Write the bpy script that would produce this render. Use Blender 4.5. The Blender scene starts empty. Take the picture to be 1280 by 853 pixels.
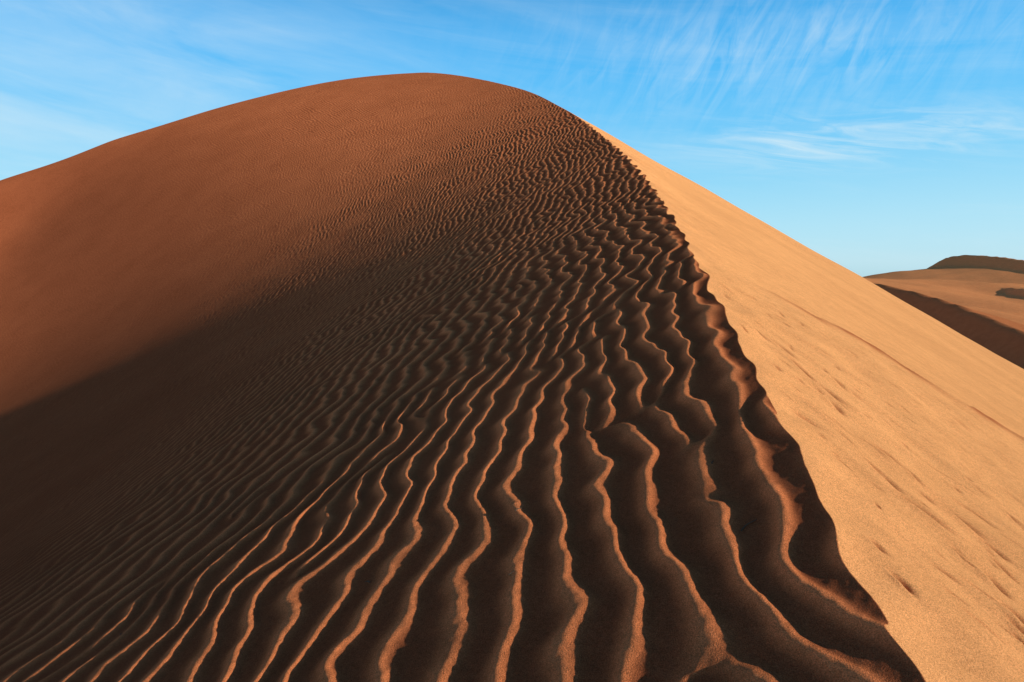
import bpy, math, numpy as np
rng=np.random.default_rng(19)
# ---------------------------------------------------------------- helpers
def spline(xs,ys):
    xs=np.array(xs,float);ys=np.array(ys,float)
    n=len(xs);h=np.diff(xs);d=np.diff(ys)/h
    m=np.zeros(n);m[1:-1]=(d[:-1]*h[1:]+d[1:]*h[:-1])/(h[:-1]+h[1:]);m[0]=d[0];m[-1]=d[-1]
    def f(x):
        x=np.asarray(x,float)
        i=np.clip(np.searchsorted(xs,x)-1,0,n-2)
        t=(x-xs[i])/h[i]
        tc=np.clip(t,0,1)
        r=(2*tc**3-3*tc**2+1)*ys[i]+(tc**3-2*tc**2+tc)*h[i]*m[i]+(-2*tc**3+3*tc**2)*ys[i+1]+(tc**3-tc**2)*h[i]*m[i+1]
        r=r+np.where(t<0,t*h[i]*m[0],0)+np.where(t>1,(t-1)*h[i]*m[-1],0)
        return r
    return f
def sstep(a,b,x):
    t=np.clip((x-a)/(b-a),0,1);return t*t*(3-2*t)
def sines(x,y,wl,n,seed,aniso=1.0):
    r=np.random.default_rng(seed);o=np.zeros(np.broadcast(x,y).shape,np.float32)
    for i in range(n):
        a=r.uniform(0,2*math.pi);k=2*math.pi/wl*r.uniform(.6,1.5)
        o+=np.sin(k*(math.cos(a)*x+math.sin(a)*y*aniso)+r.uniform(0,6.28)).astype(np.float32)
    return o/math.sqrt(n)
# ---------------------------------------------------------------- ridge
RY=[-8,-3, 0, 2.2,2.9,3.71,4.81,5.9,9.8,16.8,24,32,44,56,72,85,110]
RX=[-.6,.35,.98,1.36,1.476,1.6,1.765,1.93,2.53,3.49,4.05,4.15,3.2,.2,-9.8,-17,-28]
RZ=[-3.6,-2.55,-1.87,-1.37,-1.205,-1.016,-.76,-.5,.41,2.03,4.0,6.4,10.5,15.0,20.7,19.0,8]
xr=spline(RY,RX);zr=spline(RY,RZ)
# ---------------------------------------------------------------- left (windward, rippled) face: thin plate spline
P=[]
for a,b,c in zip(RY,RX,RZ): P.append((b,a,c))
for yy,vm in ((-8,30),(-3,30),(1,30),(4,30),(8,30),(13,12),(19,8),(26,6.5)):
    for v in (1.2,3,6,10,15,21):
        if v>yy*1.2+12 or v>vm: continue
        P.append((xr(yy)-v,yy,zr(yy)-((.345 if yy<5 else .372)*v+(.0045 if yy<5 else .0070)*v*v)))
for (a,b,c) in [(-15,20,-6.1),(-22,29,-6.8),(-30,40,-5.7),(-38,50,-2.8),(-45,60,2.2),
                (-20.6,76,20.2),(-31,74,17.4),(-41.0,72,14.0),(-51.6,70,9.6),(-62,66,3),
                (-22,100,4),(-48,92,1),(-70,80,-6),(-72,50,-10),(-50,34,-16),(-35,18,-16)]:
    P.append((a,b,c))
P=np.array(P,float)
def tps_fit(P,reg=1e-3):
    n=len(P);d=np.hypot(P[:,None,0]-P[None,:,0],P[:,None,1]-P[None,:,1])
    K=np.where(d>0,d*d*np.log(np.maximum(d,1e-9)),0)+np.eye(n)*reg
    Q=np.c_[np.ones(n),P[:,:2]]
    A=np.block([[K,Q],[Q.T,np.zeros((3,3))]])
    return np.linalg.solve(A,np.r_[P[:,2],0,0,0])
C=tps_fit(P)
def Lbase(x,y):
    x=np.asarray(x,float);y=np.asarray(y,float)
    x,y=np.broadcast_arrays(x,y)
    o=C[-3]+C[-2]*x+C[-1]*y
    for (a,b,_),c in zip(P,C[:-3]):
        r2=(x-a)**2+(y-b)**2+1e-12
        o=o+c*.5*r2*np.log(r2)
    return o
# ripples: narrow-band complex field -> phase with natural junctions
qs=np.linspace(-120,60,20001)
lam=np.clip(.280-.008*(1.2-qs),.205,.285)
cyc=np.concatenate([[0],np.cumsum(.5*(1/lam[1:]+1/lam[:-1])*np.diff(qs))])
NW=24
dd=rng.normal(0,.07,NW);ang=rng.normal(0,math.radians(6),NW);ph=rng.uniform(0,6.28,NW);am=rng.uniform(.6,1,NW)
def ripple(x,y,v):
    q=x-.115*y
    q=q+.055*sines(x,y,1.3,7,11)+.034*sines(x,y,.6,6,12)+.006*sines(x,y,.3,6,14)+.25*sines(x,y,9,5,13)
    c=np.interp(q,qs,cyc).astype(np.float32)*(2*math.pi)
    re=np.zeros_like(c);im=np.zeros_like(c)
    yy=y.astype(np.float32)*np.float32(2*math.pi/.28)
    for i in range(NW):
        t=c*(1+dd[i])+yy*math.tan(ang[i])+ph[i]
        re+=am[i]*np.cos(t);im+=am[i]*np.sin(t)
    mag=np.sqrt(re*re+im*im);th=np.arctan2(im,re)
    th=th+.35*np.sin(th)
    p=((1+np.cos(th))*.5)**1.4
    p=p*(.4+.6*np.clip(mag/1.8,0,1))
    env=1-sstep(.35,1.05,v/(6.5+.42*np.maximum(y,0)))
    env=.14+.86*env
    env*=1-.55*sstep(35,75,y)
    hgt=.037*(.85+.2*sines(x,y,2.5,5,21))
    lamf=np.interp(q,qs,lam)/.27
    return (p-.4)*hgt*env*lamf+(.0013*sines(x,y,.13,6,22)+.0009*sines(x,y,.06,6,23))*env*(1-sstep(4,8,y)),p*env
# ---------------------------------------------------------------- right face
off=spline([-8,-3,2.2,5,9.8,16.8,24,32,44,56,72,90,110],
           [zr(a)+.55*xr(a)-.275*a for a in (-8,-3,2.2,5,9.8,16.8,24,32,44,56,72)]+[-14,-26])
r5=np.random.default_rng(5)
pits=[(2.50,4.05),(2.42,4.3),(2.65,5.5),(2.72,5.8),(2.6,6.1),(2.5,3.2),(3.06,4.2),(3.0,4.42),(3.5,5.3),(2.3,5.0),(2.62,3.55),(2.9,3.9),(2.75,4.9),(2.35,6.6),(3.3,4.75),(2.6,6.5)]
pits=[(a,c,r5.uniform(.03,.045),r5.uniform(.07,.14),r5.uniform(.035,.06)) for a,c in pits]
for i in range(150):
    c=r5.uniform(2.9,8.8);a=xr(c)+r5.uniform(.35,.8+.55*c)*r5.uniform(.4,1)
    pits.append((a,c,r5.uniform(.012,.028),r5.uniform(.02,.08),r5.uniform(.008,.026)))
angs=r5.uniform(-1.5,-.5,len(pits))
def Rface(x,y,want=False):
    b=off(y)-.55*x+.275*y
    pit_shade=np.zeros_like(b)
    u=np.maximum(x-xr(y),0)
    b=b+.035*sines(x,y,6,5,31)*sstep(0,1.5,u)+(.012*sines(x,y,.9,6,32)+.006*sines(x,y,.28,8,37))*sstep(0,.5,u)*(1-sstep(7,11,y))
    # crumbling crest edge
    k=1-sstep(.1,.7+.03*np.maximum(y,0),u)
    b=b+k*(.010*sines(x*.6,y,.34,6,35)*(1-sstep(6,12,y))+(.009+.0018*np.clip(y,0,30))*sines(x*.6,y,.9,6,36))*(1-sstep(25,45,y))
    ye=scarp(x)
    b=b+.12*sstep(.0,2.2,u)*(1-sstep(-.05,.05,y-ye))*sstep(5,9.5,y)
    for (a,c,sx,sy,dep),an in zip(pits,angs):
        m=(np.abs(x-a)<.4)&(np.abs(y-c)<.4)
        if not m.any(): continue
        dx=(x[m]-a);dy=(y[m]-c)
        p=(dx*math.cos(an)+dy*math.sin(an))/sy;q=(-dx*math.sin(an)+dy*math.cos(an))/sx
        g=np.exp(-(p*p+q*q))
        b[m]+=-dep*g+dep*.35*np.exp(-(p*p+(q+1.8)**2));pit_shade[m]=np.maximum(pit_shade[m],g*min(1,dep/.02))
    return (b,pit_shade) if want else b
def scarp(x):
    return 9.9-.34*(x-2.5)+.12*sines(x,x*0,1.4,5,33)+.05*sines(x,x*0,.35,5,34)
FLOOR=-30.
def clampf(z):
    return FLOOR+np.where(z-FLOOR>30,z-FLOOR,3*np.logaddexp(0,np.minimum((z-FLOOR)/3,30)))
# ---------------------------------------------------------------- build dune mesh
ys=np.concatenate([np.linspace(-8,1.2,70)[:-1],1.2*np.exp(np.arange(0,math.log(100/1.2),.0037)),np.linspace(101,150,25)])
offs=np.linspace(-.7,.7,141)
X=xr(ys)[:,None]+offs[None,:];Y=np.repeat(ys[:,None],len(offs),1)
F=Lbase(X,Y)+ripple(X,Y,xr(Y)-X)[0]-Rface(X,Y)
s=F>0
idx=np.argmax(s,axis=1);ok=s.any(axis=1)&(idx>0)
i0=np.maximum(idx-1,0);rr=np.arange(len(ys))
f0=F[rr,i0];f1=F[rr,idx]
xc=np.where(ok,X[rr,i0]+(X[rr,idx]-X[rr,i0])*(-f0)/np.where(f1-f0==0,1,f1-f0),xr(ys))
xc=np.clip(xc,xr(ys)-.45,xr(ys)+.45)
NL=1150;t=np.linspace(0,1,NL);gl=.4*t+.6*t**2
WL=1.05*np.abs(ys)+9
XL=xc[:,None]-WL[:,None]*gl[None,:]
ext=np.linspace(0,1,26)[1:]**2
XLe=XL[:,-1:]-ext[None,:]*120
NR=450;t=np.linspace(0,1,NR)[1:];gr=.4*t+.6*t**2
WR=1.0*np.abs(ys)+4
XR=xc[:,None]+WR[:,None]*gr[None,:]
XRe=XR[:,-1:]+ext[None,:]*120
XLall=np.concatenate([XLe[:,::-1],XL[:,::-1]],1);XRall=np.concatenate([XR,XRe],1)
def colY(A): return np.repeat(ys[:,None],A.shape[1],1)
YL=colY(XLall);YR=colY(XRall)
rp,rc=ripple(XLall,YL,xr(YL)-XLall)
ZL=clampf(Lbase(XLall,YL))+rp
ZR,pit_shade=Rface(XRall,YR,True);ZR=clampf(ZR)
VX=np.concatenate([XLall,XRall],1);VY=np.concatenate([YL,YR],1);VZ=np.concatenate([ZL,ZR],1)
band=np.exp(-((YR-scarp(XRall)+.12)/.24)**2)*sstep(.6,2,XRall-xr(YR))*np.clip(.75+.5*sines(XRall,YR*0,1.0,6,51),0,1)  # dark strip painted along the scarp in place of its shadow line
side=np.concatenate([np.zeros_like(XLall),1-np.maximum(.95*band,.8*pit_shade)],1)  # pit hollows darkened in colour, adding shade to their weak shading
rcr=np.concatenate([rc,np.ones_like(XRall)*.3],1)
def grid_mesh(name,VX,VY,VZ,attrs={}):
    nr,nc=VX.shape
    co=np.stack([VX,VY,VZ],-1).reshape(-1,3).astype(np.float32)
    a=(np.arange(nr-1)[:,None]*nc+np.arange(nc-1)[None,:]).ravel().astype(np.int32)
    q=np.stack([a,a+1,a+nc+1,a+nc],-1).ravel()
    me=bpy.data.meshes.new(name)
    me.vertices.add(len(co));me.vertices.foreach_set('co',co.ravel())
    me.loops.add(len(q));me.loops.foreach_set('vertex_index',q)
    nf=len(a);me.polygons.add(nf);me.polygons.foreach_set('loop_start',(np.arange(nf)*4).astype(np.int32))
    me.polygons.foreach_set('use_smooth',np.ones(nf,bool))
    me.update(calc_edges=True)
    for k,v in attrs.items():
        at=me.attributes.new(k,'FLOAT','POINT');at.data.foreach_set('value',v.ravel().astype(np.float32))
    ob=bpy.data.objects.new(name,me);bpy.context.scene.collection.objects.link(ob);return ob
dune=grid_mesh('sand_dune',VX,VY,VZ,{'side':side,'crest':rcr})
# ---------------------------------------------------------------- distant dunes
def farh(x,y):
    def ridge(px,py,pz,sl,sr,slip=None,ss=.75):
        fx=spline(py,px);fz=spline(py,pz)
        rx=fx(y);d=x-rx
        l=-d*sl if slip is None else np.minimum(-d,slip)*ss+np.maximum(-d-slip,0)*sl
        return fz(y)-np.where(d<0,l,d*sr)
    A=ridge([175,187,200,206,215,240],[180,250,330,400,470,600],[-31,-20,-9,-3,-3,-30],.9,.3)
    Cc=ridge([605,560,516,560],[540,640,760,950],[-16,5,23,4],.13,.3,17,.66)
    E=np.minimum(-20.5+.13*(y-480)-.07*(x-380),-5.5-.3*(y-620))+1.8*sines(x,y,100,4,44)
    E2=ridge([392,404,425],[450,540,640],[-26,-9,-14],.10,.5,7)
    B=np.maximum.reduce([E,E2,Cc])+.8*sines(x,y,110,6,41)*sstep(380,450,y)
    z=np.maximum(np.maximum(A,B),-34)+.2*sines(x,y,25,6,42)
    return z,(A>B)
fy=np.linspace(150,1400,420);fx=np.linspace(60,1500,520)
FX,FY=np.meshgrid(fx,fy)
FZ,FA=farh(FX,FY)
far=grid_mesh('distant_dunes',FX,FY,FZ,{'side':np.where(FA,.12,.38),'crest':np.where(FA,.35,1.)})  # front ridge given a darker sand colour to deepen its shaded face
gx,gy=np.meshgrid(np.linspace(-6000,6000,60),np.linspace(-6000,6000,60))
grd=grid_mesh('desert_ground',gx,gy,np.full(gx.shape,-31.5),{'side':np.full(gx.shape,.5),'crest':np.full(gx.shape,.5)})
# ---------------------------------------------------------------- sand material
mat=bpy.data.materials.new('sand');mat.use_nodes=True
nt=mat.node_tree;N=nt.nodes;Lk=nt.links
N.remove(N['Principled BSDF'])
bs=N.new('ShaderNodeBsdfDiffuse');bs.inputs['Roughness'].default_value=.6
Lk.new(bs.outputs[0],N['Material Output'].inputs[0])
def attr(n):
    a=N.new('ShaderNodeAttribute');a.attribute_name=n;return a.outputs['Fac']
def mix(f,a,b,mode='MIX'):
    m=N.new('ShaderNodeMix');m.data_type='RGBA';m.blend_type=mode
    for k,s in ((0,f),(6,a),(7,b)):
        if hasattr(s,'links'): Lk.new(s,m.inputs[k])
        else: m.inputs[k].default_value=s if k==0 else (*s,1)
    return m.outputs[2]
geo=N.new('ShaderNodeNewGeometry')
def noise(sc,det,rough=.5):
    n=N.new('ShaderNodeTexNoise');n.inputs['Scale'].default_value=sc;n.inputs['Detail'].default_value=det
    n.inputs['Roughness'].default_value=rough;Lk.new(geo.outputs['Position'],n.inputs['Vector']);return n.outputs['Fac']
def ramp(f,a,b,va=(0,0,0),vb=(1,1,1)):
    r=N.new('ShaderNodeValToRGB');r.color_ramp.elements[0].position=a;r.color_ramp.elements[1].position=b
    r.color_ramp.elements[0].color=(*va,1);r.color_ramp.elements[1].color=(*vb,1);Lk.new(f,r.inputs[0]);return r.outputs[0]
wind_shaded=mix(attr('crest'),(.32,.095,.041),(.80,.27,.105))  # windward sand and troughs darkened to paint in shade, besides grain sorting
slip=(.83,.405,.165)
base=mix(attr('side'),wind_shaded,slip)
base=mix(1.0,base,ramp(noise(.35,3),.3,.7,(.93,.91,.9),(1.05,1.05,1.05)),'MULTIPLY')
base=mix(1.0,base,ramp(noise(3.5,4,.6),.3,.7,(.93,.92,.91),(1.06,1.06,1.06)),'MULTIPLY')
base=mix(1.0,base,ramp(noise(190,2,.7),.3,.7,(.55,.53,.51),(1.40,1.40,1.40)),'MULTIPLY')
base=mix(1.0,base,ramp(noise(45,3,.7),.3,.7,(.86,.85,.84),(1.12,1.12,1.12)),'MULTIPLY')
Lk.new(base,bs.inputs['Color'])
bp=N.new('ShaderNodeBump');bp.inputs['Strength'].default_value=.9;bp.inputs['Distance'].default_value=.005
Lk.new(noise(150,2,.7),bp.inputs['Height']);Lk.new(bp.outputs[0],bs.inputs['Normal'])
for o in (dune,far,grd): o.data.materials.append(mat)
# ---------------------------------------------------------------- dry twigs lying on the ripples
tw=bpy.data.materials.new('dry_wood');tw.use_nodes=True
tb=tw.node_tree.nodes['Principled BSDF'];tb.inputs['Roughness'].default_value=.9
tn=tw.node_tree.nodes.new('ShaderNodeTexNoise');tn.inputs['Scale'].default_value=120
tr=tw.node_tree.nodes.new('ShaderNodeValToRGB');tr.color_ramp.elements[0].color=(.05,.028,.015,1);tr.color_ramp.elements[1].color=(.17,.10,.055,1)
tw.node_tree.links.new(tn.outputs['Fac'],tr.inputs[0]);tw.node_tree.links.new(tr.outputs[0],tb.inputs['Base Color'])
def tube(path,rads,V,Fc,n=6):
    b=len(V)
    for i,(p,r) in enumerate(zip(path,rads)):
        d=path[min(i+1,len(path)-1)]-path[max(i-1,0)];d/=np.linalg.norm(d)
        s=np.cross(d,[0,0,1.]);s/=np.linalg.norm(s)+1e-9;u=np.cross(s,d)
        for k in range(n):
            a=2*math.pi*k/n;V.append(p+r*(math.cos(a)*s+math.sin(a)*u))
    for i in range(len(path)-1):
        for k in range(n):
            Fc.append((b+i*n+k,b+i*n+(k+1)%n,b+(i+1)*n+(k+1)%n,b+(i+1)*n+k))
    Fc.append(tuple(b+k for k in range(n)));Fc.append(tuple(b+(len(path)-1)*n+k for k in range(n)))
for (tx,ty,L,an) in [(.05,4.2,.06,.5),(1.2,4.0,.035,1.2),(-.88,4.0,.05,2.6),(1.19,3.33,.10,.55),(-2.7,4.5,.05,2.2),(.0,3.55,.03,.1)]:
    V=[];Fc=[]
    ss=np.linspace(-.5,.5,7)
    px=tx+ss*L*math.cos(an)+.08*L*np.sin(ss*5);py=ty+ss*L*math.sin(an)+.06*L*np.cos(ss*6)
    pz=Lbase(px,py)+ripple(px,py,xr(py)-px)[0]
    pz=np.maximum(pz,np.linspace(pz[0],pz[-1],7))+.004
    path=np.c_[px,py,pz]
    tube(path,np.linspace(.0042,.0016,7),V,Fc)
    br=np.array([path[3],path[3]+[L*.12,-L*.10,L*.12],path[3]+[L*.26,-L*.14,L*.2]])
    tube(br,[.0022,.0016,.001],V,Fc)
    me=bpy.data.meshes.new('dry_twig');me.from_pydata([tuple(v) for v in V],[],Fc);me.materials.append(tw)
    ob=bpy.data.objects.new('dry_twig',me);bpy.context.scene.collection.objects.link(ob)
# ---------------------------------------------------------------- light
S=np.array([.865,-.40,.292]);S/=np.linalg.norm(S)
from mathutils import Vector
sd=bpy.data.lights.new('sun','SUN');sd.energy=5;sd.angle=math.radians(.55);sd.color=(1,.9,.74)
so=bpy.data.objects.new('sun',sd);bpy.context.scene.collection.objects.link(so)
so.rotation_euler=Vector(S).to_track_quat('Z','Y').to_euler()
w=bpy.data.worlds.new('World');bpy.context.scene.world=w;w.use_nodes=True
N=w.node_tree.nodes;Lk=w.node_tree.links
bg=N['Background'];bg.inputs[1].default_value=.1
sky=N.new('ShaderNodeTexSky');sky.sky_type='NISHITA';sky.sun_disc=False
sky.dust_density=.3;sky.ozone_density=3
sky.sun_elevation=math.asin(S[2]);sky.sun_rotation=math.atan2(S[0],S[1])
tc=N.new('ShaderNodeTexCoord');sp=N.new('ShaderNodeSeparateXYZ');Lk.new(tc.outputs['Generated'],sp.inputs[0])
def M(op,a,b=None,c=None,clamp=False):
    m=N.new('ShaderNodeMath');m.operation=op;m.use_clamp=clamp
    for k,s in enumerate((a,b,c)):
        if s is None: continue
        if hasattr(s,'links'): Lk.new(s,m.inputs[k])
        else: m.inputs[k].default_value=s
    return m.outputs[0]
el=M('ARCSINE',sp.outputs[2]);az=M('ARCTAN2',sp.outputs[0],sp.outputs[1])
cr=N.new('ShaderNodeValToRGB');cr.color_ramp.interpolation='B_SPLINE'
stops=[(0,(.12,.06,.035)),(.485,(.24,.18,.13)),(.5,(.54,.85,.95)),(.55,(.34,.76,.98)),(.60,(.14,.60,1.0)),(.66,(.055,.48,1.0)),(.715,(.05,.25,.56)),(.76,(.03,.042,.09)),(1,(.022,.020,.03))]
while len(cr.color_ramp.elements)<len(stops): cr.color_ramp.elements.new(.5)
for e,(p,c) in zip(cr.color_ramp.elements,stops): e.position=p
for e,(p,c) in zip(cr.color_ramp.elements,stops): e.color=(*c,1)
Lk.new(M('MULTIPLY_ADD',sp.outputs[2],.5,.5),cr.inputs[0])
sc10=N.new('ShaderNodeVectorMath');sc10.operation='SCALE';sc10.inputs[3].default_value=10;Lk.new(cr.outputs[0],sc10.inputs[0])
mx=N.new('ShaderNodeMix');mx.data_type='RGBA';mx.inputs[0].default_value=.93
Lk.new(sky.outputs[0],mx.inputs[6]);Lk.new(sc10.outputs[0],mx.inputs[7])
# cirrus
def cnoise(ax,ay,bx,by,sd_,det=5,dist=0.6,rough=.6):
    cb=N.new('ShaderNodeCombineXYZ')
    Lk.new(M('ADD',M('MULTIPLY',az,ax),M('MULTIPLY',el,ay)),cb.inputs[0])
    Lk.new(M('ADD',M('MULTIPLY',az,bx),M('MULTIPLY',el,by)),cb.inputs[1])
    cb.inputs[2].default_value=sd_
    n=N.new('ShaderNodeTexNoise');n.inputs['Scale'].default_value=1;n.inputs['Detail'].default_value=det
    n.inputs['Roughness'].default_value=rough;n.inputs['Distortion'].default_value=dist
    Lk.new(cb.outputs[0],n.inputs['Vector']);return n.outputs['Fac']
def gauss(a0,e0,wa,we):
    a=M('POWER',M('DIVIDE',M('SUBTRACT',az,a0),wa),2);b=M('POWER',M('DIVIDE',M('SUBTRACT',el,e0),we),2)
    return M('EXPONENT',M('MULTIPLY',M('ADD',a,b),-1))
def thr(x,a,b): return M('MULTIPLY',M('SUBTRACT',x,a),1/(b-a),clamp=True)
w1=M('MULTIPLY',thr(cnoise(30,-16,3,9,1,6,1.2),.40,.8),M('MULTIPLY',gauss(.36,.29,.28,.07),.42))
w2=M('MULTIPLY',thr(cnoise(9,10,6,50,4,6,1.3),.42,.75),M('MULTIPLY',gauss(.46,.175,.20,.03),.75))
w3=M('MULTIPLY',thr(cnoise(2.2,-5,3,13,9),.25,.85),M('MULTIPLY',gauss(-.60,.22,.42,.2),.6))
w4=M('MULTIPLY',thr(cnoise(3,4,2,22,14),.45,.8),.16)
w5=M('MULTIPLY',gauss(.6,.0,.5,.13),.2)
cl=M('ADD',M('ADD',M('ADD',w1,w2),M('ADD',w3,w4)),w5,clamp=True)
# clouds fade to nothing high overhead
cl=M('MULTIPLY',cl,M('SUBTRACT',1,thr(el,.45,.8)))
cl=M('MULTIPLY',cl,thr(el,-.01,.02))
m2=N.new('ShaderNodeMix');m2.data_type='RGBA';Lk.new(cl,m2.inputs[0]);Lk.new(mx.outputs[2],m2.inputs[6]);m2.inputs[7].default_value=(7.6,8.9,9.3,1)
Lk.new(m2.outputs[2],bg.inputs[0])
# ---------------------------------------------------------------- camera
cd=bpy.data.cameras.new('camera');cd.lens=24;cd.sensor_width=36;cd.clip_end=20000;cd.clip_start=.05
co=bpy.data.objects.new('camera',cd);bpy.context.scene.collection.objects.link(co)
co.rotation_euler=(math.radians(90-5.4),0,0)
bpy.context.scene.camera=co
sc=bpy.context.scene;sc.view_settings.view_transform='Standard';sc.view_settings.look='None';sc.view_settings.exposure=0
